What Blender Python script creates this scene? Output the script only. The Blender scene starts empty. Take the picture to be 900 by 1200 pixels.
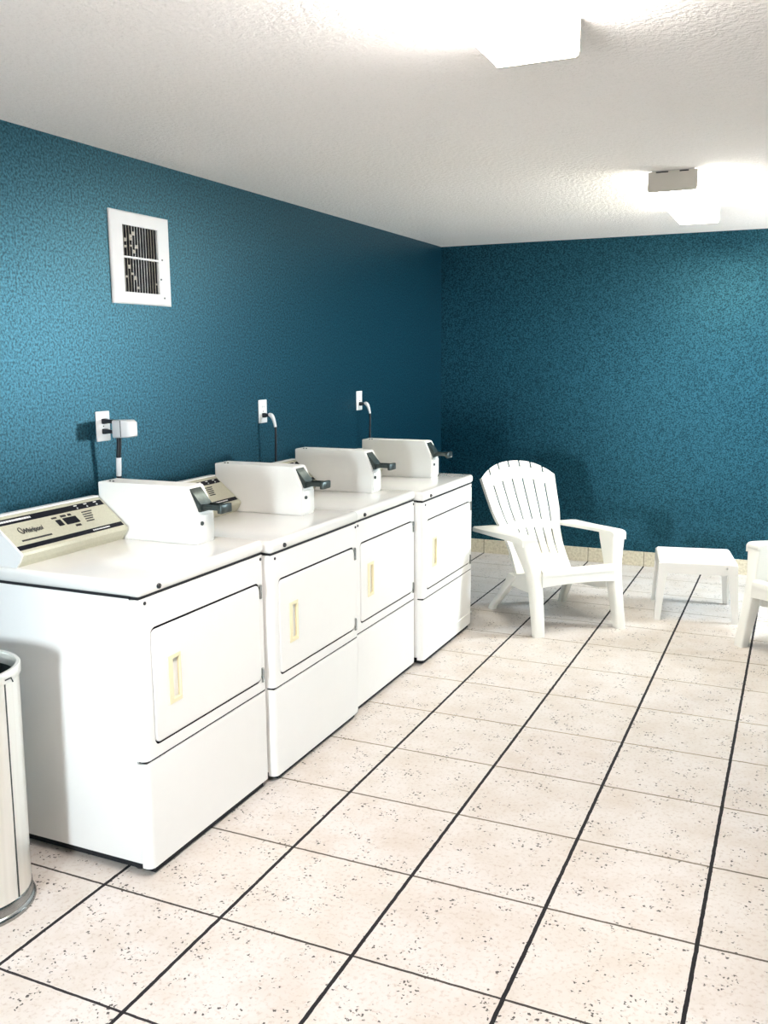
import bpy, bmesh, math, random
from mathutils import Vector, Matrix

random.seed(7)
SC = bpy.context.scene
COL = SC.collection
PI = math.pi

# ------------------------------------------------------------------ camera
W_IMG, H_IMG, F_PX = 900, 1200, 1078.9
cd = bpy.data.cameras.new('camera')
cam = bpy.data.objects.new('camera', cd)
COL.objects.link(cam)
SC.camera = cam
cd.sensor_fit = 'HORIZONTAL'
cd.sensor_width = 36.0
cd.lens = 36.0 * F_PX / W_IMG
cd.clip_start = 0.05
yaw, pitch, roll = -0.4238, -0.1694, -0.0067
fwd = Vector((math.sin(yaw) * math.cos(pitch), math.cos(yaw) * math.cos(pitch), math.sin(pitch)))
rgt0 = Vector((math.cos(yaw), -math.sin(yaw), 0))
up0 = rgt0.cross(fwd)
rgt = rgt0 * math.cos(roll) + up0 * math.sin(roll)
upv = -rgt0 * math.sin(roll) + up0 * math.cos(roll)
cam.matrix_world = Matrix(((rgt.x, upv.x, -fwd.x, 2.642),
                           (rgt.y, upv.y, -fwd.y, -1.996),
                           (rgt.z, upv.z, -fwd.z, 1.588),
                           (0, 0, 0, 1)))

# ------------------------------------------------------------------ view, world, daylight
SC.view_settings.view_transform = 'Standard'
SC.view_settings.look = 'None'
SC.view_settings.gamma = 1.0
SC.view_settings.use_curve_mapping = False
SC.view_settings.exposure = 1.6
SKY_STRENGTH = 78.0
LAMP_STRENGTH = 17.0

ROOM_X, ROOM_Y0, ROOM_Y1, ROOM_H = 4.1, -2.75, 4.993, 2.415
WIN = (3.98, 4.50, 1.28, 1.93)         # window in the right wall: y0, y1, z0, z1
BACKWIN = (1.25, 1.60, 0.80, 1.45)     # window behind the camera: x0, x1, z0, z1

world = bpy.data.worlds.new('sky')
SC.world = world
world.use_nodes = True
wn = world.node_tree
wn.nodes.clear()
w_out = wn.nodes.new('ShaderNodeOutputWorld')
w_bg = wn.nodes.new('ShaderNodeBackground')
w_bg.inputs['Color'].default_value = (0.80, 0.92, 1.0, 1)
w_bg.inputs['Strength'].default_value = SKY_STRENGTH
w_tc = wn.nodes.new('ShaderNodeTexCoord')          # bright sky above the horizon, dim ground below it
w_sep = wn.nodes.new('ShaderNodeSeparateXYZ')
w_rmp = wn.nodes.new('ShaderNodeValToRGB')
w_map = wn.nodes.new('ShaderNodeMath')
w_map.operation = 'MULTIPLY_ADD'
w_map.inputs[1].default_value = 0.5
w_map.inputs[2].default_value = 0.5
w_rmp.color_ramp.elements[0].position = 0.40
w_rmp.color_ramp.elements[0].color = (0.52, 0.53, 0.52, 1)
w_rmp.color_ramp.elements[1].position = 0.47
w_rmp.color_ramp.elements[1].color = (0.80, 0.92, 1.0, 1)
wn.links.new(w_tc.outputs['Generated'], w_sep.inputs[0])
wn.links.new(w_sep.outputs[2], w_map.inputs[0])
wn.links.new(w_map.outputs[0], w_rmp.inputs[0])
wn.links.new(w_rmp.outputs[0], w_bg.inputs['Color'])
wn.links.new(w_bg.outputs[0], w_out.inputs[0])


def portal(name, loc, rot, sx, sy):
    l = bpy.data.lights.new(name, 'AREA')
    l.shape = 'RECTANGLE'
    l.size, l.size_y = sx, sy
    l.cycles.is_portal = True
    o = bpy.data.objects.new(name, l)
    o.location, o.rotation_euler = loc, rot
    COL.objects.link(o)


# area-light portals fill the openings; they only guide the sky's own light in
portal('window_daylight', (ROOM_X + 0.02, (WIN[0] + WIN[1]) / 2, (WIN[2] + WIN[3]) / 2), (0, PI / 2, 0), WIN[3] - WIN[2], WIN[1] - WIN[0])
portal('rear_window_daylight', ((BACKWIN[0] + BACKWIN[1]) / 2, ROOM_Y0 - 0.02, (BACKWIN[2] + BACKWIN[3]) / 2), (PI / 2, 0, 0), BACKWIN[1] - BACKWIN[0], BACKWIN[3] - BACKWIN[2])


# ------------------------------------------------------------------ materials
def srgb(r, g, b):
    def f(c):
        c /= 255.0
        return c / 12.92 if c <= 0.04045 else ((c + 0.055) / 1.055) ** 2.4
    return (f(r), f(g), f(b), 1.0)


class NT:
    def __init__(self, name):
        self.m = bpy.data.materials.new(name)
        self.m.use_nodes = True
        self.t = self.m.node_tree
        self.bsdf = self.t.nodes['Principled BSDF']
        self.out = self.t.nodes['Material Output']

    def n(self, kind, **kw):
        nd = self.t.nodes.new('ShaderNode' + kind)
        for k, v in kw.items():
            setattr(nd, k, v)
        return nd

    def l(self, a, b):
        self.t.links.new(a, b)

    def math(self, op, a, b=None, c=None, clamp=False):
        nd = self.n('Math', operation=op)
        nd.use_clamp = clamp
        for i, v in enumerate((a, b, c)):
            if v is None:
                continue
            if isinstance(v, (int, float)):
                nd.inputs[i].default_value = v
            else:
                self.l(v, nd.inputs[i])
        return nd.outputs[0]

    def mix(self, fac, a, b, blend='MIX'):
        nd = self.n('Mix', data_type='RGBA', blend_type=blend)
        for sock, v in ((nd.inputs[0], fac), (nd.inputs[6], a), (nd.inputs[7], b)):
            if isinstance(v, (int, float, tuple)):
                sock.default_value = v
            else:
                self.l(v, sock)
        return nd.outputs[2]

    def noise(self, scale, detail=2.0, rough=0.5, vec=None, dim='3D', dist=0.0):
        nd = self.n('TexNoise')
        nd.noise_dimensions = dim
        nd.inputs['Scale'].default_value = scale
        nd.inputs['Detail'].default_value = detail
        nd.inputs['Roughness'].default_value = rough
        nd.inputs['Distortion'].default_value = dist
        self.l(vec if vec is not None else self.coord(), nd.inputs['Vector'])
        return nd.outputs['Fac']

    def coord(self):
        if not hasattr(self, '_c'):
            self._c = self.n('TexCoord').outputs['Object']
        return self._c

    def ramp(self, fac, *stops):
        nd = self.n('ValToRGB')
        el = nd.color_ramp.elements
        while len(el) < len(stops):
            el.new(0.5)
        for e, (p, c) in zip(el, stops):
            e.position = p
            e.color = c if isinstance(c, tuple) else (c, c, c, 1)
        self.l(fac, nd.inputs[0])
        return nd.outputs[0]

    def bump(self, h, strength=0.3, dist=0.002):
        nd = self.n('Bump')
        nd.inputs['Strength'].default_value = strength
        nd.inputs['Distance'].default_value = dist
        self.l(h, nd.inputs['Height'])
        self.l(nd.outputs[0], self.bsdf.inputs['Normal'])

    def set(self, **kw):
        for k, v in kw.items():
            self.bsdf.inputs[k.replace('_', ' ')].default_value = v


def plain(name, col, rough=0.4, metal=0.0, var=0.04, scale=14.0, bump=0.0, bscale=200.0, spec=0.5, coat=0.0):
    t = NT(name)
    t.set(Roughness=rough, Metallic=metal)
    t.bsdf.inputs['Specular IOR Level'].default_value = spec
    t.bsdf.inputs['Coat Weight'].default_value = coat
    t.bsdf.inputs['Coat Roughness'].default_value = 0.05
    c2 = tuple(max(0, x * (1 - 2 * var)) for x in col[:3]) + (1,)
    t.l(t.mix(t.noise(scale, 3), col, c2), t.bsdf.inputs['Base Color'])
    if bump:
        t.bump(t.noise(bscale, 2), bump)
    return t.m


M = {}
M['enamel'] = plain('white_enamel', (0.83, 0.82, 0.795, 1), 0.22, var=0.015, coat=0.25, bump=0.03, bscale=9)
M['enamel_top'] = plain('white_top_enamel', (0.80, 0.785, 0.75, 1), 0.10, var=0.015, coat=0.5)
M['enamel_front'] = plain('white_front_enamel', (0.83, 0.82, 0.79, 1), 0.3, var=0.015)
M['gap_shade'] = plain('black_gap_shade', (0.008, 0.009, 0.012, 1), 0.8)  # near-black fill, stands in for the shade in gaps and recesses
M['black'] = plain('black_plastic', (0.008, 0.009, 0.013, 1), 0.35)
M['strip'] = plain('black_console_strip', (0.004, 0.005, 0.010, 1), 0.6, spec=0.2)
M['panel'] = plain('champagne_panel', (0.60, 0.59, 0.46, 1), 0.42, metal=0.2, var=0.12, scale=160)
M['white_mark'] = plain('white_print', (0.8, 0.8, 0.78, 1), 0.5)
M['dark_mark'] = plain('dark_print', (0.02, 0.02, 0.025, 1), 0.5)
M['cream'] = plain('aged_cream_plastic', srgb(240, 229, 192), 0.4, var=0.05)
M['chrome'] = plain('worn_chrome', (0.42, 0.43, 0.42, 1), 0.25, metal=1.0, var=0.2, scale=60)
M['gun'] = plain('dull_grey_metal', (0.10, 0.12, 0.115, 1), 0.35, metal=0.85, var=0.3, scale=60)
M['meter'] = plain('white_meter_paint', (0.80, 0.79, 0.75, 1), 0.35, var=0.02, bump=0.05, bscale=300)
M['plastic'] = plain('white_resin', (0.82, 0.80, 0.735, 1), 0.38, var=0.03, scale=8, bump=0.08, bscale=350)
M['table_plastic'] = plain('white_table_resin', (0.83, 0.81, 0.77, 1), 0.38, var=0.03, scale=8, bump=0.08, bscale=350)
M['white_plastic'] = plain('white_plate_plastic', (0.82, 0.81, 0.80, 1), 0.35)
M['vent'] = plain('white_vent_paint', (0.83, 0.82, 0.81, 1), 0.45)
M['dust'] = plain('dusty_slat_paint', (0.72, 0.66, 0.56, 1), 0.6, var=0.3, scale=50)
M['cap'] = plain('beige_end_cap', (0.66, 0.62, 0.55, 1), 0.5)
M['cord'] = plain('black_cord_rubber', (0.006, 0.007, 0.01, 1), 0.5)
M['white_trim'] = plain('white_trim_paint', (0.8, 0.79, 0.77, 1), 0.4)


def make_steel():
    t = NT('brushed_bin_steel')
    t.set(Metallic=0.75, Roughness=0.34)
    mp = t.n('Mapping')
    mp.inputs['Scale'].default_value = (60, 60, 1.2)
    t.l(t.coord(), mp.inputs['Vector'])
    f = t.noise(1.0, 4, vec=mp.outputs[0])
    t.l(t.mix(f, (0.92, 0.91, 0.86, 1), (0.78, 0.76, 0.70, 1)), t.bsdf.inputs['Base Color'])
    t.l(t.math('MULTIPLY_ADD', f, 0.2, 0.26), t.bsdf.inputs['Roughness'])
    return t.m


def make_wall_paint():
    t = NT('teal_wall_paint')
    t.set(Roughness=0.36)
    t.bsdf.inputs['Specular IOR Level'].default_value = 0.6
    t.set(IOR=1.7)
    t.bsdf.inputs['Specular Tint'].default_value = (0.27, 0.80, 1.0, 1)
    g = t.noise(105, 2.0, 0.6)
    g2 = t.noise(2.2, 3.0)
    gr = t.ramp(g, (0.38, 0.0), (0.62, 1.0))
    t.l(t.math('MULTIPLY_ADD', gr, 0.48, 0.36), t.bsdf.inputs['Specular IOR Level'])
    base = t.mix(gr, (0.0003, 0.003, 0.009, 1), (0.0016, 0.033, 0.055, 1))
    base = t.mix(t.ramp(g2, (0.35, 0.0), (0.7, 0.3)), base, (0.0008, 0.016, 0.032, 1))
    t.l(base, t.bsdf.inputs['Base Color'])
    t.bump(t.noise(170, 2.0, 0.6), 0.42, 0.002)
    return t.m


def make_ceiling_paint():
    t = NT('textured_ceiling_plaster')
    t.set(Roughness=0.85)
    t.bsdf.inputs['Specular IOR Level'].default_value = 0.2
    a = t.noise(46, 4, 0.6)
    b = t.noise(170, 3, 0.6)
    st = t.noise(1.3, 4, 0.55)
    c = t.mix(t.ramp(st, (0.42, 0.0), (0.75, 0.5)), (0.93, 0.895, 0.87, 1), (0.90, 0.86, 0.81, 1))
    c = t.mix(t.ramp(b, (0.55, 0.0), (0.75, 0.35)), c, (0.55, 0.52, 0.47, 1))
    t.l(c, t.bsdf.inputs['Base Color'])
    h = t.math('ADD', t.ramp(a, (0.42, 0.0), (0.58, 1.0)), t.math('MULTIPLY', b, 0.5))
    t.bump(h, 0.5, 0.004)
    return t.m


TILE = 0.42
GX0 = 0.798


def make_floor_tile():
    t = NT('speckled_ceramic_tile')
    sep = t.n('SeparateXYZ')
    t.l(t.coord(), sep.inputs[0])
    wob = t.math('MULTIPLY', t.math('SUBTRACT', t.noise(30, 2), 0.5), 0.004)
    x = t.math('ADD', t.math('ADD', sep.outputs[0], -GX0 + 20 * TILE), wob)
    y = t.math('ADD', t.math('ADD', sep.outputs[1], 20 * TILE), wob)

    def dist(v):
        q = t.math('DIVIDE', v, TILE)
        fr = t.math('FRACT', t.math('ADD', q, 0.5))
        return t.math('MULTIPLY', t.math('ABSOLUTE', t.math('SUBTRACT', fr, 0.5)), TILE)

    dx, dy = dist(x), dist(y)
    # per-tile tint
    cell = t.n('CombineXYZ')
    t.l(t.math('FLOOR', t.math('DIVIDE', x, TILE)), cell.inputs[0])
    t.l(t.math('FLOOR', t.math('DIVIDE', y, TILE)), cell.inputs[1])
    wn_ = t.n('TexWhiteNoise')
    t.l(cell.outputs[0], wn_.inputs['Vector'])
    mott = t.noise(5.5, 5, 0.6)
    c = t.mix(t.ramp(mott, (0.40, 0.0), (0.68, 1.0)), (0.63, 0.58, 0.545, 1), (0.56, 0.49, 0.43, 1))
    c = t.mix(t.math('MULTIPLY', wn_.outputs['Value'], 0.25), c, (0.61, 0.565, 0.50, 1))
    fine = t.noise(75, 3, 0.65)
    c = t.mix(t.ramp(fine, (0.53, 0.0), (0.68, 0.55)), c, (0.42, 0.32, 0.25, 1))
    # dark pits in clusters
    vo = t.n('TexVoronoi')
    vo.inputs['Scale'].default_value = 92
    vo.inputs['Randomness'].default_value = 1.0
    dv = t.n('VectorMath', operation='ADD')
    nz = t.n('TexNoise')
    nz.inputs['Scale'].default_value = 130
    t.l(t.coord(), nz.inputs['Vector'])
    sc_ = t.n('VectorMath', operation='SCALE')
    t.l(nz.outputs['Color'], sc_.inputs[0])
    sc_.inputs['Scale'].default_value = 0.016
    t.l(t.coord(), dv.inputs[0])
    t.l(sc_.outputs[0], dv.inputs[1])
    t.l(dv.outputs[0], vo.inputs['Vector'])
    rnd = t.n('SeparateColor')
    t.l(vo.outputs['Color'], rnd.inputs[0])
    rad = t.math('MULTIPLY', t.math('SUBTRACT', rnd.outputs[0], 0.20), 0.56)
    pit = t.math('LESS_THAN', vo.outputs['Distance'], rad)
    clus = t.ramp(t.noise(10.0, 3, 0.65), (0.515, 0.0), (0.545, 1.0))
    keep = t.math('LESS_THAN', rnd.outputs[1], 0.88)
    pits = t.math('MULTIPLY', t.math('MULTIPLY', pit, clus), keep)
    c = t.mix(t.math('MULTIPLY', pits, 0.93), c, (0.03, 0.022, 0.018, 1))
    # grout: the lines running away from the door are wide and black, the cross lines thin, browner towards the back
    gy = t.math('LESS_THAN', dx, 0.0058)
    gx = t.math('LESS_THAN', dy, 0.0040)
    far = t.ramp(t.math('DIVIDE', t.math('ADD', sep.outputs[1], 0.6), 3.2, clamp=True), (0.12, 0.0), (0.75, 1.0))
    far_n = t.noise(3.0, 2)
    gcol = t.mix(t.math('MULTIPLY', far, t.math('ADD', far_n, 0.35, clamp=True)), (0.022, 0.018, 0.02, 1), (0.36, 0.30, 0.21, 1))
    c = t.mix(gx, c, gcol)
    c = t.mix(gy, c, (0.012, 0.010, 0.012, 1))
    t.l(c, t.bsdf.inputs['Base Color'])
    anyg = t.math('MAXIMUM', gx, gy)
    t.l(t.mix(anyg, (0.42, 0.42, 0.42, 1), (0.9, 0.9, 0.9, 1)), t.bsdf.inputs['Roughness'])
    t.bsdf.inputs['Specular IOR Level'].default_value = 0.35
    h = t.math('SUBTRACT', t.math('MULTIPLY', mott, 0.15), t.math('MAXIMUM', anyg, t.math('MULTIPLY', pits, 0.6)))
    t.bump(h, 0.4, 0.003)
    return t.m


def make_base_tile():
    t = NT('cream_base_tile')
    t.set(Roughness=0.4)
    sep = t.n('SeparateXYZ')
    t.l(t.coord(), sep.inputs[0])
    s = t.math('ADD', t.math('SUBTRACT', sep.outputs[0], GX0), t.math('ADD', sep.outputs[1], 20 * TILE - 4.983))
    q = t.math('FRACT', t.math('ADD', t.math('DIVIDE', s, TILE), 0.5))
    d = t.math('MULTIPLY', t.math('ABSOLUTE', t.math('SUBTRACT', q, 0.5)), TILE)
    g = t.math('LESS_THAN', d, 0.0025)
    c = t.mix(t.ramp(t.noise(60, 3), (0.4, 0.0), (0.7, 1.0)), (0.66, 0.60, 0.46, 1), (0.48, 0.42, 0.30, 1))
    c = t.mix(g, c, (0.15, 0.13, 0.09, 1))
    t.l(c, t.bsdf.inputs['Base Color'])
    return t.m


def make_glow(name, col, strength):
    t = NT(name)
    t.t.nodes.remove(t.bsdf)
    e = t.n('Emission')
    e.inputs['Strength'].default_value = strength
    mp = t.n('Mapping')
    mp.inputs['Scale'].default_value = (60, 2, 1)
    t.l(t.n('TexCoord').outputs['Object'], mp.inputs['Vector'])
    nz = t.n('TexNoise')
    nz.inputs['Scale'].default_value = 1.0
    t.l(mp.outputs[0], nz.inputs['Vector'])
    t.l(t.mix(nz.outputs['Fac'], col, tuple(c * 0.95 for c in col[:3]) + (1,)), e.inputs['Color'])
    t.l(e.outputs[0], t.out.inputs['Surface'])
    return t.m


M['steel'] = make_steel()
M['wall'] = make_wall_paint()
M['ceiling'] = make_ceiling_paint()
M['floor'] = make_floor_tile()
M['base'] = make_base_tile()
M['glow_pink'] = make_glow('lit_diffuser_pinkish', (1.0, 0.935, 0.90, 1), LAMP_STRENGTH)
M['glow_pink_side'] = make_glow('lit_diffuser_pinkish_side', (1.0, 0.935, 0.90, 1), LAMP_STRENGTH * 1.0)
M['glow_warm'] = make_glow('lit_diffuser_yellowish', (1.0, 0.965, 0.85, 1), LAMP_STRENGTH)
M['glow_warm_side'] = make_glow('lit_diffuser_yellowish_side', (1.0, 0.965, 0.85, 1), LAMP_STRENGTH * 0.42)


# ------------------------------------------------------------------ mesh helpers
def obj(name, bm, mat, parent=None, smooth=None):
    bmesh.ops.recalc_face_normals(bm, faces=bm.faces)
    me = bpy.data.meshes.new(name)
    bm.to_mesh(me)
    bm.free()
    mats = mat if isinstance(mat, (list, tuple)) else [mat]
    for m in mats:
        me.materials.append(m)
    if smooth:
        me.shade_smooth()
        me.set_sharp_from_angle(angle=math.radians(smooth))
    o = bpy.data.objects.new(name, me)
    COL.objects.link(o)
    if parent is not None:
        o.parent = parent
    return o


def thing(name, label, cat, loc=(0, 0, 0), rz=0.0, group=None):
    o = bpy.data.objects.new(name, None)
    o.empty_display_size = 0.1
    o.location = loc
    o.rotation_euler = (0, 0, rz)
    COL.objects.link(o)
    return tag(o, label, cat, group)


def tag(o, label, cat, group=None):
    o['label'] = label
    o['category'] = cat
    if group:
        o['group'] = group
    return o


def struct(name, bm, mat, parent=None):
    o = obj(name, bm, mat, parent)
    if parent is None:
        o['kind'] = 'structure'
    return o


def box(bm, x0, x1, y0, y1, z0, z1, bevel=0.0, seg=2, mi=0):
    r = bmesh.ops.create_cube(bm, size=1.0)
    vs = r['verts']
    for v in vs:
        v.co = Vector((x0 + (v.co.x + 0.5) * (x1 - x0), y0 + (v.co.y + 0.5) * (y1 - y0), z0 + (v.co.z + 0.5) * (z1 - z0)))
    fs = set(f for v in vs for f in v.link_faces)
    for f in fs:
        f.material_index = mi
    if bevel:
        es = set(e for v in vs for e in v.link_edges)
        bmesh.ops.bevel(bm, geom=list(es), offset=bevel, segments=seg, affect='EDGES', profile=0.5, material=mi)
    return bm


def loft(bm, loops, cap=True, closed=True, mi=0):
    vs = [[bm.verts.new(p) for p in L] for L in loops]
    n = len(loops[0])
    for a, b in zip(vs[:-1], vs[1:]):
        for i in range(n if closed else n - 1):
            j = (i + 1) % n
            bm.faces.new((a[i], a[j], b[j], b[i])).material_index = mi
    if cap and closed:
        bm.faces.new(vs[0][::-1]).material_index = mi
        bm.faces.new(vs[-1]).material_index = mi
    return vs


def prism(bm, poly, y0, y1, mi=0):
    """polygon in (x, z) swept along y"""
    return loft(bm, [[(x, y0, z) for x, z in poly], [(x, y1, z) for x, z in poly]], mi=mi)


def tube(bm, pts, r, n=10, cap=True, mi=0):
    pts = [Vector(p) for p in pts]
    loops = []
    ref = Vector((0.31, 0.27, 0.91)).normalized()
    for i, p in enumerate(pts):
        a = pts[max(0, i - 1)]
        b = pts[min(len(pts) - 1, i + 1)]
        d = (b - a).normalized()
        u = d.cross(ref)
        if u.length < 1e-4:
            u = d.cross(Vector((1, 0, 0)))
        u.normalize()
        v = d.cross(u)
        rr = r[i] if isinstance(r, (list, tuple)) else r
        loops.append([p + (u * math.cos(2 * PI * k / n) + v * math.sin(2 * PI * k / n)) * rr for k in range(n)])
    loft(bm, loops, cap, mi=mi)


def lathe(bm, prof, n=48, cx=0.0, cy=0.0, caps=True, mi=0):
    loops = [[(cx + r * math.cos(2 * PI * k / n), cy + r * math.sin(2 * PI * k / n), z) for k in range(n)] for r, z in prof]
    loft(bm, loops, caps, mi=mi)


def rrect(y0, y1, z0, z1, r, seg=5):
    pts = []
    for cy, cz, a0 in ((y1 - r, z1 - r, 0), (y0 + r, z1 - r, 90), (y0 + r, z0 + r, 180), (y1 - r, z0 + r, 270)):
        for k in range(seg + 1):
            a = math.radians(a0 + 90 * k / seg)
            pts.append((cy + r * math.cos(a), cz + r * math.sin(a)))
    return pts


def bezier(p0, p1, p2, p3, n=10):
    p0, p1, p2, p3 = map(Vector, (p0, p1, p2, p3))
    out = []
    for i in range(n + 1):
        t = i / n
        out.append(p0 * (1 - t) ** 3 + p1 * 3 * t * (1 - t) ** 2 + p2 * 3 * t * t * (1 - t) + p3 * t ** 3)
    return out


def disc_x(bm, x0, x1, y, z, r, n=20, mi=0):
    """short cylinder with its axis along x"""
    prof = [(x0, r), (x1 - 0.15 * (x1 - x0), r), (x1, r * 0.82)]
    loft(bm, [[(x, y + q * math.cos(2 * PI * k / n), z + q * math.sin(2 * PI * k / n)) for k in range(n)] for x, q in prof], mi=mi)


# ------------------------------------------------------------------ room shell
bm = bmesh.new()
box(bm, -0.15, ROOM_X + 0.15, ROOM_Y0 - 0.15, ROOM_Y1 + 0.15, -0.12, 0)
struct('floor', bm, M['floor'])
bm = bmesh.new()
box(bm, -0.15, ROOM_X + 0.15, ROOM_Y0 - 0.15, ROOM_Y1 + 0.15, ROOM_H, ROOM_H + 0.12)
struct('ceiling', bm, M['ceiling'])
bm = bmesh.new()
box(bm, -0.15, 0, ROOM_Y0 - 0.15, ROOM_Y1 + 0.15, 0, ROOM_H)
struct('wall_left', bm, M['wall'])
bm = bmesh.new()
box(bm, 0, ROOM_X, ROOM_Y1, ROOM_Y1 + 0.15, 0, ROOM_H)
struct('wall_back', bm, M['wall'])
bm = bmesh.new()
y0, y1, z0, z1 = WIN
box(bm, ROOM_X, ROOM_X + 0.15, ROOM_Y0 - 0.15, y0, 0, ROOM_H)
box(bm, ROOM_X, ROOM_X + 0.15, y1, ROOM_Y1 + 0.15, 0, ROOM_H)
box(bm, ROOM_X, ROOM_X + 0.15, y0, y1, 0, z0)
box(bm, ROOM_X, ROOM_X + 0.15, y0, y1, z1, ROOM_H)
struct('wall_right', bm, M['wall'])
bm = bmesh.new()
x0, x1, z0, z1 = BACKWIN
box(bm, 0, x0, ROOM_Y0 - 0.15, ROOM_Y0, 0, ROOM_H)
box(bm, x1, ROOM_X, ROOM_Y0 - 0.15, ROOM_Y0, 0, ROOM_H)
box(bm, x0, x1, ROOM_Y0 - 0.15, ROOM_Y0, z1, ROOM_H)
box(bm, x0, x1, ROOM_Y0 - 0.15, ROOM_Y0, 0, z0)
struct('wall_front', bm, M['wall'])
# window frames
bm = bmesh.new()
y0, y1, z0, z1 = WIN
xa, xb = ROOM_X + 0.05, ROOM_X + 0.10
for a in ((y0, y0 + .04, z0, z1), (y1 - .04, y1, z0, z1), (y0 + .04, y1 - .04, z0, z0 + .04), (y0 + .04, y1 - .04, z1 - .04, z1), ((y0 + y1) / 2 - .02, (y0 + y1) / 2 + .02, z0 + .04, z1 - .04)):
    box(bm, xa, xb, *a)
struct('window_1', bm, M['white_trim'])
bm = bmesh.new()
x0, x1, z0, z1 = BACKWIN
ya, yb = ROOM_Y0 - 0.10, ROOM_Y0 - 0.05
for a in ((x0, x0 + .05, z0, z1), (x1 - .05, x1, z0, z1), (x0 + .05, x1 - .05, z1 - .05, z1), (x0 + .05, x1 - .05, z0, z0 + .05)):
    box(bm, a[0], a[1], ya, yb, a[2], a[3])
struct('window_2', bm, M['white_trim'])
# tiled skirting
bm = bmesh.new()
box(bm, 0.0, ROOM_X, ROOM_Y1 - 0.010, ROOM_Y1, 0, 0.110, 0.002, 1)
struct('baseboard_back', bm, M['base'])
bm = bmesh.new()
box(bm, 0.0, 0.010, ROOM_Y0, ROOM_Y1 - 0.010, 0, 0.110, 0.002, 1)
struct('baseboard_left', bm, M['base'])
bm = bmesh.new()
box(bm, ROOM_X - 0.010, ROOM_X, ROOM_Y0, ROOM_Y1 - 0.010, 0, 0.110, 0.002, 1)
struct('baseboard_right', bm, M['base'])


# ------------------------------------------------------------------ dryers
def text_mesh(body, size, shear=0.0):
    cu = bpy.data.curves.new('lettering', 'FONT')
    cu.body = body
    cu.size = size
    cu.shear = shear
    cu.offset = size * 0.028
    cu.align_x = 'CENTER'
    cu.align_y = 'CENTER'
    to = bpy.data.objects.new('lettering', cu)
    COL.objects.link(to)
    dg = bpy.context.evaluated_depsgraph_get()
    me = bpy.data.meshes.new_from_object(to.evaluated_get(dg))
    bm = bmesh.new()
    bm.from_mesh(me)
    bpy.data.objects.remove(to)
    bpy.data.curves.remove(cu)
    bpy.data.meshes.remove(me)
    return bm


def front_corner_strip(bm, X, ya, yb, z0, z1, r, xr, seg=6):
    """sheet-metal return: side seam at x = xr, rounded corner of radius r, front face starts at yb (ya outer side)"""
    s = 1 if yb > ya else -1
    pts = [(xr, ya)]
    for k in range(seg + 1):
        a = PI / 2 * k / seg
        pts.append((X - r + r * math.sin(a), ya + s * (r - r * math.cos(a))))
    for (p, q) in zip(pts[:-1], pts[1:]):
        vs = [bm.verts.new((p[0], p[1], z0)), bm.verts.new((q[0], q[1], z0)), bm.verts.new((q[0], q[1], z1)), bm.verts.new((p[0], p[1], z1))]
        bm.faces.new(vs)
    # top and bottom edge flanges
    for z in (z0, z1):
        c = bm.verts.new((xr, yb, z))
        ring = [bm.verts.new((p[0], p[1], z)) for p in pts]
        for a, b in zip(ring[:-1], ring[1:]):
            bm.faces.new((c, a, b))


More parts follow.
